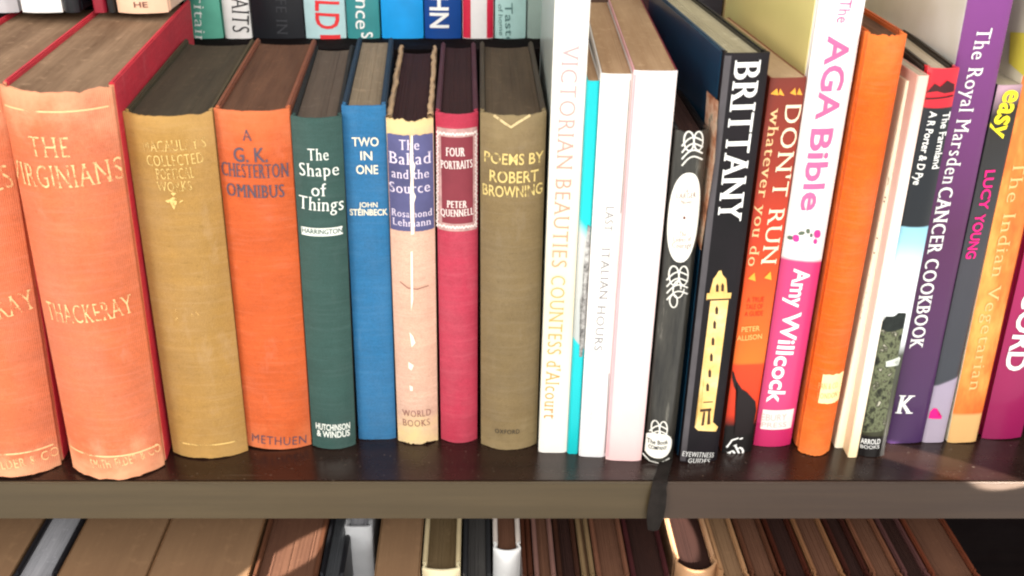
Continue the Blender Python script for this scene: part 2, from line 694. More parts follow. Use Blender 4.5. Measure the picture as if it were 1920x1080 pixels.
b = front_book('hardback_book', 'dark green cloth volume with white old style lettering, left of the blue one',
               (545, 219), (640, 216), (586, 836), (668, 834), .138, .0042, 4.0)
m = cloth('green_cloth', C(58, 92, 86), None, None, .1)
b.spine(m, .0003)
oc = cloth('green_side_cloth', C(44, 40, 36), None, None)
b.covers(oc, oc)
b.block(pages('grey_brown_page_edges', C(84, 70, 60), C(120, 104, 90)))
wi = worn_ink('chalk_ink', C(240, 244, 236), .74, 0, .6, 200)
b.letters('title', [('The', (577, 288), (616, 288), 22, 'sb'), ('Shape', (561, 317), (635, 317), 24, 'sb'),
                    ('of', (584, 354), (612, 354), 24, 'sb'), ('Things', (560, 379), (644, 383), 25, 'sb')], wi)
b.strip('name_band', -b.t * .42, b.t * .42, b.uv(605, 441)[1], b.uv(605, 426)[1], wi, 1)
b.letters('author', [('HARRINGTON', (566, 432), (642, 433), 9, 'b')], m, 3)
b.letters('imprint', [('HUTCHINSON', (592, 799), (656, 799), 11, 'B'), ('& WINDUS', (594, 812), (656, 812), 11, 'B')], wi)

b = front_book('hardback_book', 'plain blue cloth volume with flat spine and pale capitals, right of the green one',
               (641, 199), (722, 196), (672, 823), (744, 822), .136, .0013, 3.0)
m = cloth('blue_cloth', C(42, 122, 176), None, None, .09)
b.spine(m, .0003)
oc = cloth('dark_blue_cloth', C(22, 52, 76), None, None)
b.covers(oc, oc)
b.block(pages('sandy_page_edges', C(120, 104, 84), C(172, 152, 126)))
wi = worn_ink('cream_ink', C(240, 232, 206), .7, 0, .6, 200)
b.letters('title', [('TWO', (660, 265), (710, 265), 16, 'b'), ('IN', (676, 291), (698, 291), 16, 'b'), ('ONE', (668, 317), (709, 317), 16, 'b')], wi)
b.letters('author', [('JOHN', (673, 383), (708, 383), 9, 'b'), ('STEINBECK', (656, 397), (727, 397), 11, 'B')], wi)

b = front_book('hardback_book', 'narrow worn pale pink book with torn edges and split purple label',
               (724, 222), (812, 220), (746, 826), (822, 826), .136, .0042, 1.5)
m = cloth('pale_pink_cloth', C(246, 196, 170), C(240, 214, 150), b.h, .1, rub_amt=.8)
b.spine(m, .0020, .00007)
oc = cloth('cream_torn_cloth', C(180, 148, 118), None, None)
b.covers(oc, oc)
b.block(PG_MAROON)
z0, z1 = b.uv(775, 432)[1], b.uv(768, 252)[1]
xl = b.uv(773, 340)[0]
lab = plain('violet_label_paper', C(84, 84, 126), .6, .3, .2)
b.strip('title_label', -b.t * .485, xl - .0007, z0, z1, lab, 1, wob=.0006)
b.strip('title_label', xl + .0008, b.t * .485, z0, z1, lab, 1, wob=.0006)
wi = worn_ink('lilac_ink', C(236, 222, 240), .7, 0, .6, 200)
b.letters('title', [('The', (748, 270), (786, 270), 19, 'sb'), ('Ballad', (729, 296), (808, 296), 22, 'sb'), ('and the', (734, 325), (804, 325), 17, 'sb'),
                    ('Source', (730, 352), (806, 350), 19, 'sb')], wi)
b.letters('author', [('Rosamond', (734, 399), (810, 399), 13, 'sb'), ('Lehmann', (736, 416), (808, 416), 13, 'sb')], wi)
tear = plain('torn_paper', C(255, 240, 222), .8, .2)
b.polys('tear', [[(771, 252), (774, 252), (775, 300), (779, 308), (775, 330), (775, 355), (780, 366), (776, 380), (777, 436), (771, 438), (771, 380), (769, 366), (771, 310), (768, 300)],
                 [(770, 470), (774, 468), (775, 560), (771, 580)], [(768, 620), (775, 628), (779, 640), (772, 648)], [(766, 676), (776, 682), (772, 692), (766, 688)],
                 [(768, 720), (774, 722), (774, 730), (769, 730)]], tear, 3)
b.strokes('scratch', [[(750, 528), (765, 538), (782, 540), (804, 536)]], plain('scratch_brown', C(150, 100, 84), .7), .0003)
b.letters('imprint', [('WORLD', (754, 774), (808, 772), 12, 's'), ('BOOKS', (755, 792), (806, 790), 12, 's')], worn_ink('brown_ink', C(140, 84, 76), .64, 0, .6, 220))
fray = cloth('frayed_edge_paper', C(176, 140, 104), C(226, 190, 150), b.h, .35)
for sx in (-1, 1):
    V, Fc = [], []
    nseg, rr = 70, 7
    sd = 3.3 * sx
    for i in range(nseg + 1):
        y = .001 + (b.d - .001) * i / nseg
        cx_ = sx * (b.t / 2 - .0014) + .0011 * noise.noise(Vector((y * 95, sd, 0)))
        cz = b.h + .0002 + .0009 * noise.noise(Vector((y * 120, sd, 5)))
        r1 = .0013 * (1 + .6 * noise.noise(Vector((y * 160, sd, 9))))
        for k in range(rr):
            a = 2 * math.pi * k / rr
            V.append((cx_ + r1 * math.cos(a), y, cz + r1 * .9 * math.sin(a)))
    for i in range(nseg):
        for k in range(rr):
            Fc.append((i * rr + k, i * rr + (k + 1) % rr, (i + 1) * rr + (k + 1) % rr, (i + 1) * rr + k))
    obj('frayed_edge', V, Fc, fray, b.root, 60)

b = front_book('hardback_book', 'narrow raspberry red book with maroon label in a white scalloped frame',
               (817, 211), (896, 209), (826, 824), (896, 822), .138, .0042, .8)
m = cloth('raspberry_cloth', C(206, 58, 86), None, None, .1)
b.spine(m, .0003)
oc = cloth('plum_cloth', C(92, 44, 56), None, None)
b.covers(oc, oc)
b.block(PG_MAROON)
z0, z1 = b.uv(858, 432)[1], b.uv(858, 240)[1]
hw = b.t * .47
b.strip('title_label', -hw, hw, z0, z1, plain('pale_label_rim', C(190, 150, 146), .6, .3, .25, 300), 1)
b.strip('label_field', -hw * .80, hw * .80, z0 + .0042, z1 - .0042, plain('maroon_label_paper', C(128, 48, 60), .55, .3, .12), 2)
wi = worn_ink('frame_ink', C(246, 232, 226), .78, 0, .6, 200)
sc = []
for x, y0_, y1_ in ((820, 246, 428), (893, 246, 428)):
    sc.append([(x + 1.7 * math.sin(i * 1.9 + math.sin(i * .7)), y0_ + (y1_ - y0_) * i / 90) for i in range(91)])
for y in (250, 424):
    sc.append([(822 + 70 * i / 44, y + 2.6 * math.sin(i * 1.7 + math.sin(i * .5))) for i in range(45)])
b.strokes('label_border', sc, wi, .00032, 3)
b.letters('title', [('FOUR', (836, 283), (872, 283), 16, 'sB'), ('PORTRAITS', (826, 308), (886, 306), 15, 'sB')], wi, 4)
b.letters('author', [('PETER', (838, 381), (876, 381), 13, 'sB'), ('QUENNELL', (826, 398), (888, 396), 13, 'sB')], wi, 4)

b = front_book('hardback_book', 'olive brown cloth volume of poems with gilt capitals, beside the tall white book',
               (898, 208), (1027, 211), (903, 832), (1005, 832), .138, .0062)
m = cloth('olive_cloth', C(142, 120, 82), C(166, 146, 106), b.h, .12, rub_amt=.4)
b.spine(m, .0006)
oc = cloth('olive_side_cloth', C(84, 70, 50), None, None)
b.covers(oc, oc)
b.block(pages('olive_page_edges', C(74, 60, 46), C(112, 94, 72)))
g = worn_ink('bright_gilt', C(226, 200, 126), .60, 0, .35, 220)
b.letters('title', [('POEMS BY', (908, 296), (1020, 297), 20, 'b'), ('ROBERT', (918, 330), (1010, 330), 21, 'b'), ('BROWNING', (905, 358), (1018, 356), 20, 'b')], g)
b.strokes('ornament', [[(926, 216), (948, 230), (958, 236), (970, 228), (994, 215)]], worn_ink('worn_ornament', C(214, 190, 140), .6, 0, .5), .0006)
b.letters('imprint', [('OXFORD', (928, 806), (974, 806), 8, 'w')], INK_BLACK)

# ---- paler paperbacks
b = front_book('paperback_book', 'tall white book with faint pink to orange lettering running down its spine',
               (1042, -62), (1111, -60), (1010, 846), (1062, 848), .165, .0012, -1.5, True)
WP = plain('white_gloss_paper', C(248, 244, 240, .8), .35, .4, .05, 25, coat=.15)
b.spine(zramp('white_spine_yellowed', [(0, C(248, 244, 236, .8)), (.35, C(250, 236, 208, .76)), (.8, C(248, 244, 236, .8))], b.h, .3, coat=.3))
gl = plain('pale_grey_green_cover', C(196, 204, 194), .3, .5, .06, coat=.3)
b.covers(gl, WP)
b.block(PG_WHITE)
b.letters('title', [('VICTORIAN BEAUTIES', (1070, 84), (1048, 500), 30, 's')], zramp('pink_orange_ink', [(.3, C(232, 172, 104)), (.6, C(214, 160, 140)), (.9, C(190, 172, 178))], b.h, .4))
b.letters('author', [("COUNTESS d'Alcourt", (1047, 516), (1032, 784), 26, 's')], zramp('orange_ink', [(0, C(240, 146, 60)), (.3, C(240, 172, 96)), (.6, C(226, 188, 140))], b.h, .4))

b = front_book('paperback_book', 'very thin turquoise booklet squeezed between two white paperbacks',
               (1099, 152), (1127, 150), (1064, 848), (1083, 850), .150, .0015, -1.5, True)
tq = zramp('turquoise_spine', [(0, C(20, 190, 196)), (.335, C(24, 206, 214)), (.34, C(190, 196, 194)), (.62, C(214, 214, 210)), (.66, C(24, 206, 210)), (1, C(10, 196, 204))], b.h, .35, 1.2, interp='LINEAR')
b.spine(tq)
b.covers(plain('turquoise_cover', C(20, 190, 196), .35), WP)
b.block(PG_TAN)
b.polys('cover_picture', [[(1102, 420), (1108, 425), (1101, 560), (1092, 668), (1086, 668), (1092, 600), (1088, 560), (1095, 540), (1094, 500)]], mottled('grey_photo', [(.02, .02, .02, 1), (.3, .29, .28, 1), (.6, .6, .58, 1)], 220), 1)

b = front_book('paperback_book', 'slim white paperback with thin grey lettering, right of the turquoise booklet',
               (1128, 139), (1186, 137), (1084, 854), (1136, 856), .158, .0012, -2.5, True)
b.spine(zramp('white_spine_soiled', [(0, C(238, 238, 240, .78)), (.3, C(246, 244, 242, .8)), (1, C(250, 246, 238, .8))], b.h, .35, coat=.15))
b.covers(WP, WP)
b.strokes('hinge_crease', [[(1182, 150), (1172, 290), (1164, 400)], [(1142, 700), (1137, 800), (1134, 850)]], plain('grey_crease', C(150, 146, 146), .5), .0002, 1)
b.block(PG_TAN)
b.letters('title', [('LAST', (1144, 386), (1140, 432), 15, 's'), ('ITALIAN', (1136, 464), (1131, 560), 15, 's'), ('HOURS', (1128, 572), (1121, 656), 15, 's')],
          plain('grey_ink', C(140, 138, 140), .5))
b.letters('imprint', [('VIRAGO', (1110, 760), (1106, 806), 8)], plain('pale_grey_ink', C(216, 214, 212), .5))

b = front_book('paperback_book', 'blank white paperback flushed pink towards its foot, left of the oval label book',
               (1189, 133), (1270, 132), (1135, 861), (1202, 863), .160, .0012, -2.5, True)
b.spine(zramp('pink_flushed_white', [(0, C(246, 204, 204, .82)), (.3, C(248, 220, 220, .82)), (.6, C(248, 232, 230, .78)), (1, C(250, 240, 238, .78))], b.h, .3, coat=.3))
b.covers(plain('pink_cover', C(248, 190, 196), .35), plain('crimson_cover', C(140, 40, 58), .35))
b.block(PG_TAN)

b.strokes('hinge_crease', [[(1191, 140), (1164, 500), (1139, 856)]], plain('pink_crease', C(240, 176, 184), .5), .0004, 1)

# ---- black book with the oval label
b = front_book('hardback_book', 'small black book with two white oval labels and scrollwork, left of the guidebook',
               (1266, 240), (1328, 246), (1206, 860), (1262, 862), .105, .0040)
t = NT('black_marbled_highlight_jacket')
n1 = t.noise(1, 4, .7, (220, 60, 22))
t.b.inputs['Coat Weight'].default_value = .5
t.b.inputs['Coat Roughness'].default_value = .2
m = t.done(t.ramp(n1, [(.35, C(26, 26, 24)), (.62, C(62, 60, 54)), (.8, C(164, 160, 148))]), .3)  # palest streaks paint silvery highlights into the jacket colour
b.spine(m, .0006)
b.covers(plain('black_jacket', C(24, 24, 24), .3), plain('black_jacket', C(24, 24, 24), .3))
b.block(pages('dim_brown_page_edges', C(46, 28, 26), C(84, 56, 46)))


def oval(cx, cy, rx, ry, slant=0.0, n=36, pw=2.4):
    out = []
    for i in range(n):
        a = 2 * math.pi * i / n
        ca, sa = math.cos(a), math.sin(a)
        x = rx * math.copysign(abs(ca) ** (2 / pw), ca)
        y = ry * math.copysign(abs(sa) ** (2 / pw), sa)
        out.append((cx + x - slant * y, cy + y))
    return out


cream = plain('cream_label_paper', C(250, 248, 238), .5, .3, .04)
b.polys('oval_label', [oval(1283, 406, 29, 84, .10)], cream, 1)
b.polys('oval_label', [oval(1233, 834, 27, 23, .08)], cream, 1)
wi = plain('scroll_white', C(232, 230, 222), .5)
for cx_, y0_, s_ in ((1300, 248, 1), (1272, 500, 1), (1236, 790, .8)):
    scr = []
    for k in range(4):
        scr.append([(cx_ - 22 * s_ + 40 * s_ * i / 10, y0_ + (30 + 12 * k - 14 * math.sin(i / 10 * math.pi + .3) - 1.8 * i) * s_) for i in range(11)])
    for k in (-1, 1):
        scr.append([(cx_ + k * 9 * s_ + 9 * s_ * math.cos(a), y0_ + 15 * s_ + 18 * s_ * math.sin(a)) for a in [i * .35 for i in range(19)]])
    b.strokes('scrollwork', scr, wi, .00035, 2)
scr = []
scr.append([(1262 + 7 * math.cos(i * .35), 562 + 12 * math.sin(i * .35)) for i in range(19)])
scr.append([(1270 + 12 * math.cos(i * .3) * (1 - i / 40), 540 + 16 * math.sin(i * .3)) for i in range(22)])
b.strokes('scrollwork', scr, wi, .00035, 2)
b.strokes('scrollwork', [[(1206, 855), (1218, 864), (1236, 866), (1256, 860)]], wi, .00035, 2)
br = plain('brown_print', C(110, 58, 50), .6)
b.letters('title', [('A', (1284, 356), (1290, 356), 8, 's'), ('LARGER', (1268, 366), (1305, 364), 10, 's'), ('Novel', (1276, 377), (1296, 376), 8, 's'),
                    ('The', (1272, 436), (1286, 436), 9, 's'), ('Ladies of', (1262, 447), (1296, 446), 9, 's'), ('Courage', (1260, 458), (1296, 458), 10, 's')], br, 3)
b.letters('imprint', [('The Book', (1214, 828), (1252, 826), 8, 'b'), ('COMPANY', (1216, 838), (1250, 837), 7, 'b')], INK_BLACK, 3)
b.polys('label_dot', [oval(1282, 406, 2.5, 3, 0, 10)], br, 3)

# ---- navy guidebook with the tower
b = front_book('hardback_book', 'black and navy guidebook with large white serif title and a cream bell tower',
               (1362, 100), (1441, 98), (1270, 866), (1348, 862), .150, .0012, 4.0)
t = NT('navy_gloss_spine')
tc = t.add('ShaderNodeTexCoord')
sx = t.add('ShaderNodeSeparateXYZ')
t.l.new(tc.outputs['Object'], sx.inputs[0])
m = t.done(t.ramp(t.noise(30, 3), [(.3, C(14, 12, 16)), (.7, C(26, 20, 26))]), .5, .25)
b.spine(m)
nav = plain('navy_gloss_cover', C(18, 62, 88), .3, .4, .25, 30, coat=.2)
b.covers(nav, plain('black_gloss_cover', C(18, 18, 22), .25))
b.block(pages('cream_page_edges', C(150, 140, 112), C(206, 196, 166), .4))
b.strip('spine_edge_highlight', -b.t * .495, -b.t * .36, .001, b.h - .001, plain('grey_edge_highlight', C(80, 76, 80), .45, .4, .3, 40), 1)  # grey strip paints the highlight along the rounded joint
b.letters('title', [('BRITTANY', (1402, 112), (1366, 414), 47, 'sB')], INK_WHITE, 2)
b.letters('imprint', [('EYEWITNESS', (1280, 850), (1338, 852), 9, 'sb'), ('GUIDES', (1290, 862), (1330, 863), 8, 'sb')], INK_WHITE, 2)
stone = mottled('printed_tower_stone', [C(222, 168, 90), C(244, 204, 124), C(254, 232, 170)], 60)
TW = lambda cx0, y, w: [(cx0 - w / 2, y), (cx0 + w / 2, y)]
b.polys('tower_picture', [
    [(1308, 806), (1302, 800), (1308, 790), (1314, 780), (1332, 560), (1366, 558), (1336, 790), (1346, 800), (1342, 808)],
    [(1324, 562), (1325, 549), (1371, 548), (1369, 561)],
    [(1330, 549), (1337, 522), (1343, 514), (1347, 507), (1352, 506), (1354, 514), (1361, 522), (1363, 548)]], stone, 1)
win = plain('window_print', C(66, 40, 24), .6)
ws = []
for x, y in ((1344, 538), (1354, 537), (1343, 580), (1339, 607), (1336, 638), (1333, 668), (1330, 698), (1326, 724)):
    ws.append([(x - 2.5, y + 8), (x - 2.5, y - 3), (x, y - 8), (x + 3, y - 3), (x + 2.5, y + 8)])
ws += [[(1312, 766), (1333, 764), (1333, 769), (1312, 771)], [(1318, 771), (1322, 771), (1319, 796), (1314, 797)], [(1327, 769), (1331, 769), (1331, 794), (1325, 795)],
       [(1325, 560), (1369, 558), (1369, 561), (1325, 563)], [(1318, 752), (1336, 751), (1336, 753), (1318, 754)]]
b.polys('window_picture', ws, win, 2)
# printed picture strip and fine blurb on the side that shows
V, Fc = [], []


def side_panel(book, name, pts, mat, side=-1, lay=1):
    V = []
    for q in pts:
        y, z = book.side_uv(*q, side=side)
        V.append((side * (book.t / 2 + .00025 + .0002 * lay), y, z))
    return obj(name, V, [tuple(range(len(V)))], mat, book.root)


side_panel(b, 'cover_picture', [(1327, 170), (1349, 190), (1342, 300), (1316, 470), (1303, 440), (1318, 310)],
           mottled('cover_photo_print', [C(40, 34, 30), C(196, 130, 96), C(236, 200, 170), C(90, 120, 110)], 90))

# ---- sunset cover
b = front_book('paperback_book', 'rust to orange paperback with cream title and black animal silhouette at a sunset',
               (1444, 148), (1513, 143), (1352, 858), (1409, 836), .125, .0010, 3.5, True)
b.spine(zramp('sunset_spine', [(0, C(14, 10, 10)), (.085, C(18, 12, 12)), (.12, C(222, 56, 18)), (.27, C(246, 70, 22)), (.275, C(252, 120, 30)), (.48, C(250, 88, 20)),
                               (.62, C(214, 60, 26)), (.8, C(158, 48, 28)), (1, C(122, 42, 26))], b.h, .4, coat=.2))
b.covers(plain('rust_cover', C(150, 60, 40), .4), plain('rust_cover', C(150, 60, 40), .4))
b.block(pages('buff_page_edges', C(178, 146, 112), C(214, 184, 146), .3))
ct = plain('cream_print', C(254, 232, 200), .5)
b.letters('title', [("DON'T RUN", (1488, 196), (1440, 494), 30, 'sb')], ct)
b.letters('subtitle', [('whatever you do', (1455, 202), (1410, 498), 18, 'sb')], plain('apricot_print', C(255, 206, 150), .5))
b.letters('author', [('PETER', (1390, 617), (1424, 614), 9, 'b'), ('ALLISON', (1382, 634), (1428, 629), 9, 'b')], plain('amber_print', C(255, 190, 110), .5))
b.letters('blurb', [('A TRUE', (1400, 562), (1432, 560), 9), ('TALE OF', (1398, 575), (1430, 573), 9), ('A GUIDE', (1396, 588), (1430, 586), 9)], plain('red_print', C(206, 50, 14), .5))
am = plain('flame_print', C(255, 176, 60), .5)
b.polys('ornament', [[(1444, 176), (1456, 165), (1459, 178)], [(1459, 176), (1462, 165), (1470, 179)], [(1480, 174), (1490, 164), (1492, 178)], [(1493, 176), (1498, 164), (1504, 178)]], am)
b.polys('ornament', [[(1402, 522), (1414, 510), (1416, 526)], [(1432, 520), (1444, 508), (1446, 524)]], am)
b.polys('animal_silhouette', [[(1370, 696), (1376, 698), (1380, 712), (1390, 728), (1400, 734), (1416, 752), (1418, 770), (1408, 812), (1376, 815), (1382, 770), (1384, 742), (1376, 724), (1373, 708)]],
        plain('silhouette_black', C(26, 16, 18), .5), 2)
b.letters('publisher_mark', [('nb', (1364, 850), (1392, 838), 22, 'sB')], INK_WHITE)
b.strokes('publisher_swash', [[(1362, 838), (1372, 824), (1384, 820)], [(1386, 822), (1392, 820)]], INK_WHITE, .0005)

# ---- pink and white cookery book
b = front_book('hardback_book', 'tall white and pink cookery book with rounded pink title lettering',
               (1553, -122), (1645, -125), (1412, 834), (1482, 834), .150, .0022, 2.0)
b.spine(zramp('white_pink_spine', [(0, C(200, 40, 100)), (.052, C(206, 44, 108)), (.054, C(224, 70, 128)), (b.uv(1500, 488)[1] / b.h, C(226, 66, 128)), (b.uv(1500, 488)[1] / b.h + .0015, C(252, 246, 242, .9)), (.96, C(254, 250, 246, .9))], b.h, .35, .12, coat=.3, wob=.002))
cr = plain('cream_gloss_cover', C(255, 228, 150, .98), .3, .5, .06, 14, coat=.3)
b.covers(cr, cr)
b.block(PG_WHITE)
pk = plain('pink_print', C(238, 104, 156), .45)
b.letters('title', [('The', (1586, -2), (1578, 42), 22), ('AGA', (1574, 66), (1548, 224), 40, 'B'), ('Bible', (1542, 240), (1519, 394), 38, 'B')], pk)
b.letters('author', [('Amy', (1504, 502), (1490, 575), 30, 'B'), ('Willcock', (1486, 584), (1452, 754), 30, 'B')], plain('white_print', C(252, 246, 248, .9), .45))
b.polys('sky_vignette', [[(1478, 462), (1508, 456), (1540, 452), (1540, 470), (1508, 474), (1478, 474)]], mottled('pale_blue_print', [C(150, 206, 232), C(214, 238, 246), C(250, 250, 250)], 140), 1)
b.polys('flower_vignette', [oval(1492, 446, 6, 7, 0, 9), oval(1532, 438, 7, 8, 0, 9), oval(1528, 452, 4, 5, 0, 9)], plain('magenta_print', C(240, 60, 150), .5), 2)
b.polys('leaf_vignette', [oval(1482, 446, 5, 4, 0, 7), oval(1502, 436, 6, 4, .4, 7), oval(1514, 432, 4, 5, 0, 7), oval(1520, 440, 3, 4, 0, 7)], plain('grey_green_print', C(96, 110, 92), .5), 2)
b.strip('publisher_label', -b.t * .40, b.t * .42, b.uv(1450, 804)[1], b.uv(1450, 768)[1], plain('pale_pink_panel', C(252, 226, 224, .9), .5), 1)
b.letters('imprint', [('EBURY', (1428, 782), (1474, 780), 12), ('PRESS', (1428, 796), (1474, 794), 9)], plain('tan_print', C(236, 190, 180), .5), 3)

# ---- orange cloth
b = front_book('hardback_book', 'thick orange cloth book with worn brown head and small cream paper label',
               (1630, 58), (1700, 66), (1494, 846), (1556, 846), .120, .0048)
m = cloth('vivid_orange_cloth', C(255, 106, 16, .95), C(255, 150, 70), b.h, .1, rub_amt=.5)
b.spine(m, .0016)
oc = cloth('orange_side_cloth', C(214, 96, 30), None, None)
b.covers(oc, oc)
b.block(PG_BROWN)
b.strip('paper_label', -b.t * .22, b.t * .46, b.uv(1550, 754)[1], b.uv(1550, 700)[1], plain('cream_paper_label', C(255, 226, 166, .95), .6, .3, .08), 1, wob=.0006)
b.letters('label_text', [('PAN & CO.', (1534, 722), (1572, 720), 11, 's'), ('LONDON', (1532, 740), (1570, 738), 10, 's')], plain('ochre_print', C(214, 160, 90), .6), 3)

# ---- thin booklets
b = front_book('paperback_book', 'thin cream booklet leaning between the orange cloth book and a second booklet',
               (1703, 152), (1721, 152), (1562, 838), (1587, 840), .09, .0008, 0, True)
cm = plain('cream_card', C(255, 244, 216, .92), .45, .4, .04)
b.spine(cm); b.covers(cm, cm); b.block(PG_WHITE)
b.letters('title', [('Collected short pieces', (1664, 330), (1612, 600), 8, 's')], plain('faint_brown_ink', C(140, 110, 90), .6))
b = front_book('paperback_book', 'thin blush white booklet standing further forward, against the photo spine',
               (1722, 142), (1741, 142), (1588, 856), (1607, 858), .09, .0008, 0, True)
cm = zramp('blush_card', [(0, C(255, 226, 180, .92)), (.3, C(255, 246, 232, .92)), (.7, C(255, 236, 226, .92)), (1, C(246, 206, 190))], b.h, .45)
b.spine(cm); b.covers(cm, cm); b.block(PG_WHITE)

# ---- photo spine with red head
b = front_book('hardback_book', 'book with red band, black title panel and garden photograph on its spine',
               (1742, 128), (1798, 128), (1608, 856), (1657, 852), .118, .0020, -4.0)
b.spine(zramp('photo_spine', [(0, C(18, 14, 14)), (.062, C(20, 16, 16)), (.066, C(60, 60, 40)), (.30, C(70, 74, 60)), (.34, C(240, 246, 248, .92)), (.5, C(244, 250, 252, .92)),
                              (.60, C(164, 220, 238)), (.638, C(150, 210, 232)), (.6385, C(16, 24, 32)), (.917, C(20, 26, 34)), (.9175, C(226, 30, 50)), (1, C(230, 34, 54))], b.h, .3, coat=.4, wob=.003))
bk = plain('black_board', C(26, 18, 20), .3)
b.covers(bk, bk)
b.block(pages('ivory_page_edges', C(186, 170, 146), C(226, 212, 190), .3))
fol = mottled('printed_foliage', [C(12, 14, 10), C(44, 46, 32), C(116, 122, 92), C(52, 52, 36), C(226, 222, 200)], 230, vec=(1, 1, .7))
b.polys('garden_photo', [[(1652, 606), (1664, 596), (1680, 590), (1692, 585), (1699, 588), (1657, 806), (1612, 812)]], fol, 1)
b.polys('tree_picture', [[(1652, 606), (1662, 594), (1676, 592), (1684, 585), (1698, 586), (1694, 614), (1680, 618), (1664, 622), (1652, 618)]], mottled('printed_tree', [C(10, 14, 14), C(40, 48, 44)], 200), 2)
b.polys('flower_picture', [[(1660, 676), (1686, 668), (1688, 672), (1674, 678), (1684, 684), (1660, 686)]], plain('printed_pale_flower', C(214, 220, 210), .5), 3)
b.polys('red_band_figure', [[(1738, 174), (1752, 156), (1762, 162), (1775, 150), (1790, 158), (1790, 172), (1770, 174), (1756, 170)], [(1736, 184), (1788, 178), (1788, 181), (1736, 187)]], plain('dark_red_print', C(60, 10, 16), .5), 2)
b.letters('title', [('The Farmland', (1776, 210), (1754, 316), 15, 'b')], INK_WHITE)
b.letters('author', [('A R Porter & D Pye', (1750, 208), (1718, 346), 13, 'b')], INK_WHITE)
b.letters('imprint', [('JARROLD', (1612, 828), (1650, 826), 9, 'b'), ('BOOKS', (1614, 838), (1648, 836), 6)], INK_WHITE)

# ---- purple cookery book
b = front_book('paperback_book', 'purple cookery paperback with white slab serif title and white initial at its foot',
               (1819, -60), (1917, -60), (1664, 830), (1724, 830), .140, .0014, 0, True)
b.spine(zramp('purple_spine', [(0, C(68, 42, 88)), (.5, C(88, 38, 84)), (1, C(134, 60, 140))], b.h, .35, coat=.3))
b.covers(plain('cream_photo_cover', C(252, 248, 236, .95), .3, .5, .2, 14, coat=.3), plain('purple_cover', C(80, 40, 100), .35))
b.block(PG_WHITE)
b.letters('title', [('The Royal Marsden', (1846, 52), (1778, 344), 27, 'sb'), ('CANCER COOKBOOK', (1774, 350), (1716, 652), 25, 'sB')], INK_WHITE)
b.letters('publisher_mark', [('K', (1682, 757), (1714, 757), 34, 'sB')], INK_WHITE)

# ---- charcoal spine
b = front_book('paperback_book', 'slim charcoal spine with yellow and pink lettering and lilac foot, beside the purple book',
               (1874, 160), (1916, 158), (1726, 829), (1771, 828), .135, .0012, 0, True)
b.spine(zramp('charcoal_spine', [(0, C(176, 164, 182)), (.195, C(170, 158, 180)), (.2, C(60, 64, 72)), (.55, C(66, 66, 74)), (.8, C(46, 46, 48)), (.94, C(36, 32, 28)), (1, C(196, 160, 176))], b.h, .4, -.5, coat=.2, wob=.002))
b.covers(plain('charcoal_cover', C(50, 52, 58), .4), plain('charcoal_cover', C(50, 52, 58), .4))
b.block(PG_WHITE)
b.letters('title', [('easy', (1898, 168), (1866, 258), 26, 'B')], plain('yellow_print', C(255, 226, 40, .95), .5))
b.letters('author', [('LUCY', (1856, 318), (1842, 392), 17, 'B'), ('YOUNG', (1838, 400), (1818, 484), 17, 'B')], plain('hot_pink_print', C(240, 20, 130), .5))
b.polys('publisher_mark', [[(1741, 784), (1744, 772), (1750, 764), (1756, 765), (1758, 778), (1765, 779), (1764, 784)]], plain('hot_pink_print', C(240, 20, 130), .5))

# ---- orange patterned
b = front_book('paperback_book', 'mottled orange paperback with pale lettering and tan foot, left of the magenta book',
               (1962, -50), (2022, -50), (1772, 829), (1832, 829), .140, .0012, 0, True)
t = NT('orange_batik_print')
tc = t.add('ShaderNodeTexCoord')
sx = t.add('ShaderNodeSeparateXYZ')
t.l.new(tc.outputs['Object'], sx.inputs[0])
zz = t.math('DIVIDE', sx.outputs[2], b.h)
n = t.noise(1, 4, .65, (60, 60, 22))
c = t.ramp(n, [(.3, C(224, 96, 40)), (.5, C(240, 130, 56)), (.7, C(255, 172, 86))])
foot = t.ramp(zz, [(.072, (0, 0, 0)), (.078, (1, 1, 1))])
c = t.mix(foot, C(222, 176, 116), c)
b.spine(t.done(c, .4))
b.covers(plain('white_yellow_cover', C(250, 240, 214, .9), .3, .5, .05, coat=.3), plain('orange_cover', C(226, 110, 50), .4))
b.block(PG_WHITE)
side_panel(b, 'cover_picture', [(1896, 60), (1930, 62), (1930, 150), (1893, 118)], plain('lemon_print', C(255, 232, 90, .9), .4))
b.letters('title', [('The Indian Vegetarian', (1912, 300), (1826, 730), 22, 's')], plain('peach_print', C(255, 196, 130), .5))

# ---- magenta at the right end
b = front_book('hardback_book', 'magenta book with white capitals at the far right end of the shelf, partly hidden',
               (2040, -40), (2130, -40), (1838, 822), (1915, 822), .140, .0016)
b.spine(zramp('magenta_spine', [(0, C(146, 20, 82)), (.4, C(170, 26, 92)), (1, C(190, 40, 100))], b.h, .35, coat=.3))
b.covers(plain('orange_red_cover', C(230, 90, 50), .4), plain('magenta_cover', C(150, 24, 84), .4))
b.block(PG_WHITE)
b.letters('title', [('RECORD', (1958, 480), (1900, 694), 36, 'B')], INK_WHITE)

for u in used:
    print('USED', *u)

# ------------------------------------------------------------------ books in the row behind, on the raised step
STEP_Z, STEP_Y = .1795, .235
BACK = 'books standing on the raised step behind'


def back_book(label, x0, x1, ybot, y, mat, soft=False, bulge=.002, z=None):
    zb = (z or STEP_Z) + .0002
    k = (y - CAM.y)
    X0 = CAM.x + ray(x0, ybot).x / ray(x0, ybot).y * k
    X1 = CAM.x + ray(x1, ybot).x / ray(x1, ybot).y * k
    t = X1 - X0 - .0006
    b = Book('paperback_book' if soft else 'hardback_book', label, BACK, t, .2, .12, Vector(((X0 + X1) / 2, y, zb)), 0, 0, bulge, soft)
    b.spine(mat)
    b.covers(mat, mat)
    b.block(PG_WHITE)
    return b


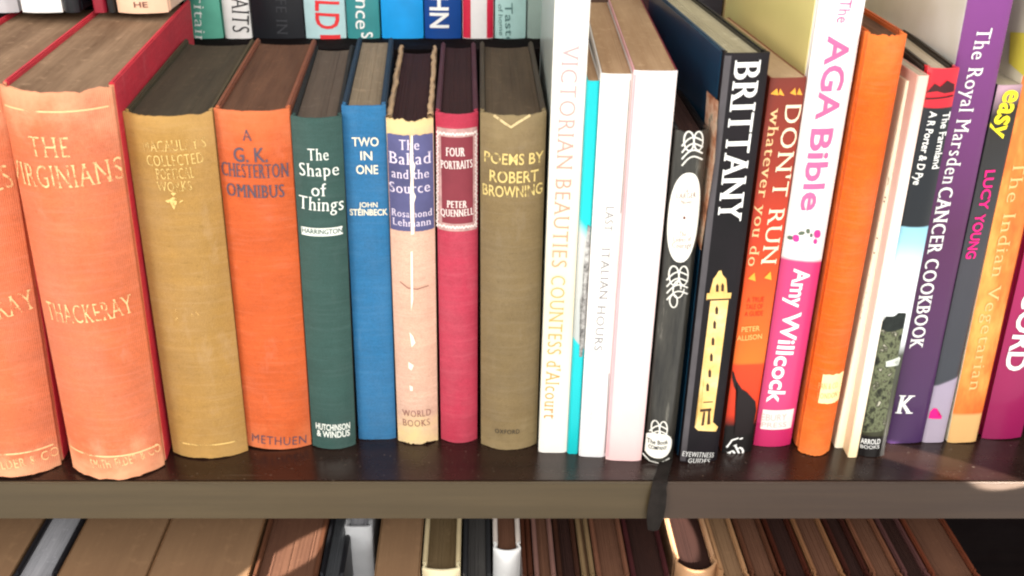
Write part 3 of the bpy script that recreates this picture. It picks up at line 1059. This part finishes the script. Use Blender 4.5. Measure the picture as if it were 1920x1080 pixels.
def P_(n, *c, r=.4):
    return plain(n, C(*c), r, .4, .08, coat=.2)


Y = STEP_Y
UP_Z, YU = .2135, .153
b = back_book('pale grey book behind the far left coral volume', -20, 38, 24, YU, P_('grey_jacket', 176, 172, 176), z=UP_Z)
b = back_book('white spined book behind the gap between the two coral volumes', 42, 120, 24, YU, P_('white_jacket', 250, 248, 244), z=UP_Z)
b = back_book('black book behind the coral volumes, right of a white spine', 121, 152, 24, YU, P_('black_jacket_gloss', 20, 26, 32), z=UP_Z)
b = back_book('thin dark red booklet behind the coral volume, left of the peach spine', 176, 202, 24, YU, P_('dark_red_jacket', 150, 30, 50), True, z=UP_Z)
b = back_book('black book left of the peach spine in the rear row', 203, 220, 24, YU, P_('black_jacket_gloss', 24, 26, 28), True, z=UP_Z)
b = back_book('peach spine with brown lettering in the rear row above the coral book', 221, 318, 24, YU, P_('peach_jacket', 250, 204, 172), False, .004, z=UP_Z)
b.letters('title', [('HE', (252, 8), (278, 8), 10, 'b')], plain('brown_print', C(120, 70, 60), .6))
b = back_book('narrow black spine in the rear row, left of the sea green one', 330, 352, 78, Y, P_('black_jacket_gloss', 22, 24, 26), True)
b = back_book('sea green spine with white lower case lettering in the rear row', 353, 421, 76, Y, P_('sea_green_jacket', 92, 172, 150))
b.letters('title', [('Britain', (372, -34), (377, 84), 20, 's')], INK_WHITE)
b = back_book('white spine with heavy black serif capitals in the rear row', 423, 474, 74, Y, P_('white_jacket', 250, 248, 246), True)
b.letters('title', [('PORTRAITS', (448, -110), (452, 60), 32, 'sb')], INK_BLACK)
b = back_book('wide black spine with faint grey lettering in the rear row', 475, 573, 72, Y, P_('black_jacket_gloss', 26, 28, 34))
b.letters('title', [('A LIFE IN', (524, -60), (530, 64), 20, 's')], plain('faint_grey_print', C(58, 60, 66), .5))
b = back_book('pale ice blue spine with big red capitals in the rear row', 574, 651, 76, Y, P_('ice_blue_jacket', 190, 224, 228))
b.letters('title', [('WORLD', (612, -120), (614, 54), 44, 'b')], plain('scarlet_print', C(236, 50, 56), .5))
b.strip('red_mark', -b.t * .14, b.t * .36, b.uv(620, 74)[1], b.uv(620, 65)[1], plain('scarlet_print', C(236, 50, 56), .5), 2)
b = back_book('teal spine with white handwritten style lettering in the rear row', 652, 714, 76, Y, P_('teal_jacket', 60, 146, 150))
b.letters('title', [('Science', (680, -70), (680, 54), 26), ('so', (688, 60), (692, 90), 22)], INK_WHITE)
b = back_book('plain bright sky blue spine in the rear row', 715, 795, 58, Y, P_('sky_blue_jacket', 24, 162, 240))
b = back_book('navy spine with bold white capitals in the rear row', 796, 866, 74, Y, P_('navy_jacket', 10, 70, 150))
b.letters('title', [('JOHN', (822, -60), (824, 52), 34, 'B')], INK_WHITE)
b = back_book('white spine between two red stripes in the rear row', 867, 926, 80, Y, P_('white_jacket', 250, 246, 246), True)
rd = plain('red_stripe_print', C(224, 40, 74), .45)
b.strip('stripe', -b.t * .49, -b.t * .24, .0005, b.h - .001, rd, 1)
b.strip('stripe', b.t * .28, b.t * .49, .0005, b.h - .001, rd, 1)
b = back_book('pale aqua spine with thin dark lettering in the rear row', 927, 986, 78, Y, P_('pale_aqua_jacket', 186, 226, 222))
b.letters('title', [('a Taste', (953, -20), (955, 82), 14), ('of home', (938, 8), (940, 66), 8)], plain('teal_print', C(90, 130, 128), .5))
b = back_book('grey green spine at the end of the rear row beside the tall white book', 987, 1040, 78, Y, P_('grey_green_jacket', 150, 170, 162))
for i, (x0, x1, c, lb) in enumerate([(1100, 1180, (90, 66, 54), 'brown book in the rear row behind the white paperbacks'),
                                     (1181, 1250, (70, 40, 44), 'dark maroon book in the rear row behind the blank white paperback'),
                                     (1251, 1350, (60, 56, 60), 'charcoal book in the rear row behind the navy guidebook'),
                                     (1351, 1470, (190, 160, 110), 'buff book in the rear row behind the sunset paperback'),
                                     (1471, 1640, (120, 90, 70), 'umber book in the rear row behind the pink cookery book')]):
    back_book(lb, x0, x1, 60, Y, P_('rear_jacket', *c))

# ------------------------------------------------------------------ books on the shelf below, seen from above
LOW = 'books standing on the shelf below'


def low_book(name, label, x0, x1, ytop, yfront, spinec, coverc, pg, h=.2, bulge=.004, soft=False, drop=.0, yaw=0, ztop=None, gloss=.45, depth=.13, jut=.0):
    zt = ztop if ztop is not None else -.052
    A = on_z(x0, yfront, zt)
    B = on_z(x1, yfront, zt)
    t = B.x - A.x - .0006
    bk = Book(name, label, LOW, t, h, depth, Vector(((A.x + B.x) / 2, A.y + bulge, zt - h)), 0, math.radians(yaw), bulge, soft)
    cm_ = plain('lower_cover', C(*coverc), gloss, .4, .12)
    sm_ = plain('lower_spine', C(*spinec), gloss, .4, .1)
    bk.spine(sm_)
    bk.covers(cm_, cm_)
    bk.block(pg, drop)
    return bk


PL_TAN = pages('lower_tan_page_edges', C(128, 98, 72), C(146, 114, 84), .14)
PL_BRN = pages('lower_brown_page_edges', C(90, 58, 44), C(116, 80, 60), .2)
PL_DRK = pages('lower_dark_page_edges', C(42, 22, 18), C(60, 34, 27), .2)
PL_SIL = pages('lower_silver_page_edges', C(130, 130, 136), C(200, 200, 206), .4)
low_book('hardback_book', 'brown book at the far left end of the shelf below, barely in view', -130, 14, 990, 1092, (110, 84, 60), (110, 84, 60), PL_TAN, soft=True)
low_book('hardback_book', 'black covered book with silvery page edges on the shelf below at left', 15, 96, 990, 1092, (40, 40, 46), (34, 32, 36), PL_SIL)
low_book('paperback_book', 'wide tan page block of a thick paperback on the shelf below at left', 97, 268, 990, 1096, (150, 116, 80), (128, 96, 68), PL_TAN, soft=True)
low_book('paperback_book', 'second wide tan paperback on the shelf below, right of the first, with a cream edge', 269, 462, 990, 1096, (170, 140, 104), (146, 108, 76), PL_TAN, soft=True)
low_book('hardback_book', 'dark brown hardback on the shelf below, left of the black and grey spine', 466, 592, 990, 1100, (84, 50, 36), (96, 60, 42), PL_BRN)
low_book('hardback_book', 'black and dark grey book on the shelf below, left of the silver grey spine', 594, 642, 990, 1096, (50, 52, 58), (24, 24, 28), pages('lower_charcoal_page_edges', C(52, 54, 58), C(80, 82, 86)))
bk = low_book('hardback_book', 'silver grey spined book set back on the shelf below', 645, 697, 980, 988, (176, 178, 182), (150, 152, 156), PL_SIL, bulge=.0012, ztop=-.046)
low_book('paperback_book', 'tan paperback on the shelf below, right of the silver grey spine', 698, 786, 990, 1098, (160, 126, 92), (140, 108, 78), PL_TAN, soft=True)
low_book('hardback_book', 'tan page block with a cream jacket edge on the shelf below', 790, 864, 990, 1070, (228, 214, 176), (206, 188, 150), pages('lower_olive_page_edges', C(94, 76, 50), C(128, 108, 80)), bulge=.002, drop=.001)
low_book('hardback_book', 'charcoal hardback on the shelf below, left of the bright white spine', 866, 922, 990, 1096, (54, 54, 56), (44, 44, 46), pages('lower_slate_page_edges', C(52, 50, 50), C(76, 74, 72)))
low_book('hardback_book', 'bright white spine standing under the shelf edge with a brown top', 924, 978, 990, 1034, (252, 252, 252), (226, 214, 206), PL_BRN, bulge=.003, gloss=.3)
lows = [(980, 1002, (74, 40, 26), PL_DRK, 'narrow dark brown spine on the shelf below, right of the white one', 0),
        (1003, 1046, (126, 92, 84), PL_BRN, 'mauve brown page block on the shelf below', 0),
        (1047, 1092, (62, 36, 26), PL_DRK, 'dark umber book on the shelf below, left of an olive strip', 0),
        (1093, 1120, (132, 108, 78), PL_TAN, 'thin olive tan booklet on the shelf below', 0),
        (1121, 1186, (116, 76, 58), PL_BRN, 'chestnut brown book on the shelf below, right of the olive booklet', 0),
        (1187, 1262, (70, 32, 34), PL_DRK, 'dark maroon book on the shelf below, under the dark ribbon', 0)]
for x0, x1, c, pg, lb, yw in lows:
    low_book('hardback_book', lb, x0, x1, 990, 1098, c, c, pg)
low_book('hardback_book', 'tan jacketed book with rounded dark brown top on the shelf below', 1270, 1352, 990, 1072, (190, 146, 108), (206, 160, 122), PL_DRK, bulge=.0075, drop=.0015, gloss=.3)
lows = [(1354, 1410, (170, 128, 92), PL_TAN, 'pale tan book on the shelf below, right of the rounded one'),
        (1412, 1470, (96, 60, 44), PL_BRN, 'x'),
        (1472, 1528, (74, 36, 26), PL_DRK, 'dark russet book on the shelf below beneath the pink cookery book'),
        (1530, 1592, (140, 98, 68), PL_BRN, 'copper brown book on the shelf below beneath the orange cloth book'),
        (1594, 1640, (66, 34, 28), PL_DRK, 'very dark brown book on the shelf below beneath the booklets'),
        (1642, 1700, (120, 78, 58), PL_BRN, 'cinnamon book on the shelf below beneath the photo spine'),
        (1702, 1752, (92, 60, 58), PL_DRK, 'plum brown book on the shelf below beneath the purple book'),
        (1754, 1846, (110, 58, 40), PL_BRN, 'last red brown book on the shelf below, before the dark gap')]
lows[1] = (*lows[1][:4], 'russet book on the shelf below, directly right of the pale tan one')
for x0, x1, c, pg, lb in lows:
    low_book('hardback_book', lb, x0, x1, 990, 1090, c, c, pg, gloss=.3)

# ------------------------------------------------------------------ the bookcase itself
bc = empty('bookcase', (0, .1, -.29))
tag(bc, 'dark brown glossy wooden bookcase with an olive brown front edge carrying all the books', 'bookcase')


def wood(name, a, b_, rough, coat=0.0):
    t = NT(name)
    n = t.noise(1, 5, .6, (4, 90, 90))
    f = t.noise(1, 3, .6, (18, 380, 380))
    c = t.ramp(n, [(.3, a), (.7, b_)])
    c = t.mix(t.math('MULTIPLY', f, .35), c, scale_c(a, .6))
    r = t.ramp(t.noise(30, 4, .6), [(.3, (rough * .8,) * 3), (.7, (rough * 1.3,) * 3)])
    t.l.new(r, t.b.inputs['Roughness'])
    t.bump(f, .12, .0003)
    if coat:
        t.b.inputs['Coat Weight'].default_value = coat
        t.b.inputs['Coat Roughness'].default_value = .2
    m = t.done(c, rough, .5)
    return m


def dusty(m):
    t = m.node_tree
    t_ = NT.__new__(NT)
    t_.m, t_.n, t_.l, t_.b = m, t.nodes, t.links, t.nodes['Principled BSDF']
    src = t_.b.inputs['Base Color'].links[0].from_socket
    sp = t_.ramp(t_.noise(520, 2, .6), [(.68, (0, 0, 0)), (.76, (.55, .55, .55))])
    sc_ = t_.ramp(t_.noise(1, 3, .7, (14, 620, 1)), [(.66, (0, 0, 0)), (.74, (.3, .3, .3))])
    c = t_.mix(sp, src, (.16, .13, .1, 1))
    c = t_.mix(sc_, c, (.12, .09, .07, 1))
    t_.l.new(c, t_.b.inputs['Base Color'])
    return m


def bpart(o):
    o.parent = bc
    o.matrix_parent_inverse = Matrix.Translation(bc.location).inverted()
    return o


DK = dusty(wood('dark_stained_wood', C(34, 20, 17), C(50, 32, 26), .26, .06))
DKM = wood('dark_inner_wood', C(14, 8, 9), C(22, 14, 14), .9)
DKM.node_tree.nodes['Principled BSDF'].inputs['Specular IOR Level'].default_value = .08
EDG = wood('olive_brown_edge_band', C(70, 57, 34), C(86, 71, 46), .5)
EDG_SHADE = wood('shaded_edge_band', C(54, 38, 29), C(70, 53, 39), .5)  # darker plum tone paints the shade lying on the right of the edge
zb = -.0245
bpart(box('middle_shelf', -.70, .70, .0016, .20, zb + .0005, 0, DK, None, .0006))
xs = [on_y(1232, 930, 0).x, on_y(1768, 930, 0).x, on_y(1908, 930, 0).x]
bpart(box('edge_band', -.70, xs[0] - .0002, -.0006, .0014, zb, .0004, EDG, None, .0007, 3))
bpart(box('edge_band', xs[0] + .0002, .70, -.0006, .0014, zb, .0004, EDG_SHADE, None, .0007, 3))
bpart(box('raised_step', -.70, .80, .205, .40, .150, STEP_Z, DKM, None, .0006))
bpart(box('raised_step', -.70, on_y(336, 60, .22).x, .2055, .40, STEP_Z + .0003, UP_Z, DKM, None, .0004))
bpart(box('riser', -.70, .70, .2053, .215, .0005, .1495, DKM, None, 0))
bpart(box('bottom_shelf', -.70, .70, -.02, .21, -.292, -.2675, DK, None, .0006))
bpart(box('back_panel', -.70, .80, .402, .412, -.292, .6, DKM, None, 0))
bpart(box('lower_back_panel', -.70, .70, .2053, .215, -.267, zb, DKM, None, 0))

# ribbon hanging over the edge from under the dark books
V, Fc = [], []
pa = [on_z(1250, 862, .0008), on_z(1244, 884, .0008)]
path = [(pa[0].x, pa[0].y, .0012), (pa[1].x, pa[1].y, .0012)]
e = on_y(1240, 908, -.0016)
path += [(e.x, .001, .0019), (e.x - .0006, -.0016, .0012), (e.x - .0012, -.0024, -.002)]
for py_ in (928, 948, 968, 990):
    q = on_y(1237 - (py_ - 915) * .17, py_, -.0034)
    path.append((q.x, -.0034 - (py_ - 915) * .00002, q.z))
w = [.0034, .0036, .0038, .004, .004, .0044, .0048, .0046, .003]
n = len(path)
for lay in (0, 1):
    for (x, y, z), ww in zip(path, w):
        for k in range(7):
            u = -1 + 2 * k / 6
            V.append((x + ww * u, y - .0008 * math.cos(u * 2.6) * 0.8 - (0 if lay else .0004), z - (0 if not lay else .0002)))
for j in range(n - 1):
    for k in range(6):
        a = j * 7 + k
        Fc.append((a, a + 1, a + 8, a + 7))
        a += n * 7
        Fc.append((a, a + 7, a + 8, a + 1))
rb = obj('ribbon', V, Fc, plain('charcoal_ribbon', C(36, 32, 30), .85, .1, .3, 200), None, 60)
tag(rb, 'charcoal ribbon hanging from under the dark books over the shelf edge', 'ribbon')

# ------------------------------------------------------------------ light: one broad bright window-like lamp in front, dim room, added unseen fills
w = bpy.data.worlds.new('World')
scene.world = w
w.use_nodes = True
bg = w.node_tree.nodes['Background']
bg.inputs['Color'].default_value = (1.0, .97, .92, 1)
bg.inputs['Strength'].default_value = 1.0


def area(name, loc, target, sx_, sy_, power, col):
    L = bpy.data.lights.new(name, 'AREA')
    L.shape = 'RECTANGLE'
    L.size, L.size_y = sx_, sy_
    L.energy = power
    L.color = col
    o = bpy.data.objects.new(name, L)
    COL.objects.link(o)
    o.location = loc
    o.rotation_euler = (Vector(target) - Vector(loc)).to_track_quat('-Z', 'Y').to_euler()
    return o


area('window_lamp', (.4, -1.8, 1.0), (.05, 0, .08), 1.6, 1.0, 42, (1.0, .965, .91))
area('left_fill_lamp', (-1.3, -1.3, 1.1), (.15, .05, .1), .9, .9, 14, (1.0, .97, .92))  # added fill, no window there: brightens the covers that face left
area('low_side_fill', (-.75, -1.0, .05), (-.1, 0, -.03), .4, .4, 3.0, (1.0, .93, .8))  # added unseen fill: lifts the left shelf edge and lower row



def beam(name, hit, az, el, wide, power, dist=1.2):
    L = bpy.data.lights.new(name, 'SPOT')
    L.energy = power
    L.spot_size = 2 * math.atan(wide / 2 / dist)
    L.spot_blend = .5
    L.shadow_soft_size = .0008
    L.color = (1.0, .93, .82)
    o = bpy.data.objects.new(name, L)
    COL.objects.link(o)
    az, el = math.radians(az), math.radians(el)
    o.location = Vector(hit) + dist * Vector((math.sin(az) * math.cos(el), -math.cos(az) * math.cos(el), math.sin(el)))
    o.rotation_euler = (Vector(hit) - o.location).to_track_quat('-Z', 'Y').to_euler()


beam('sun_streak', on_z(556, 1040, -.0545), -45, 15, .008, 700)
beam('sun_streak', on_z(1275, 1002, -.0545), 6, 20, .004, 900)
beam('sun_streak', on_z(1772, 874, 0), 62, 9, .006, 1500)

scene.view_settings.view_transform = 'Standard'
scene.view_settings.look = 'None'
scene.view_settings.gamma = 1
scene.view_settings.use_curve_mapping = False
scene.view_settings.exposure = 0.1
scene.render.engine = 'CYCLES'
scene.cycles.max_bounces = 6
scene.cycles.transparent_max_bounces = 12
scene.cycles.filter_width = 2.2
scene.render.resolution_x, scene.render.resolution_y = 1024, 576
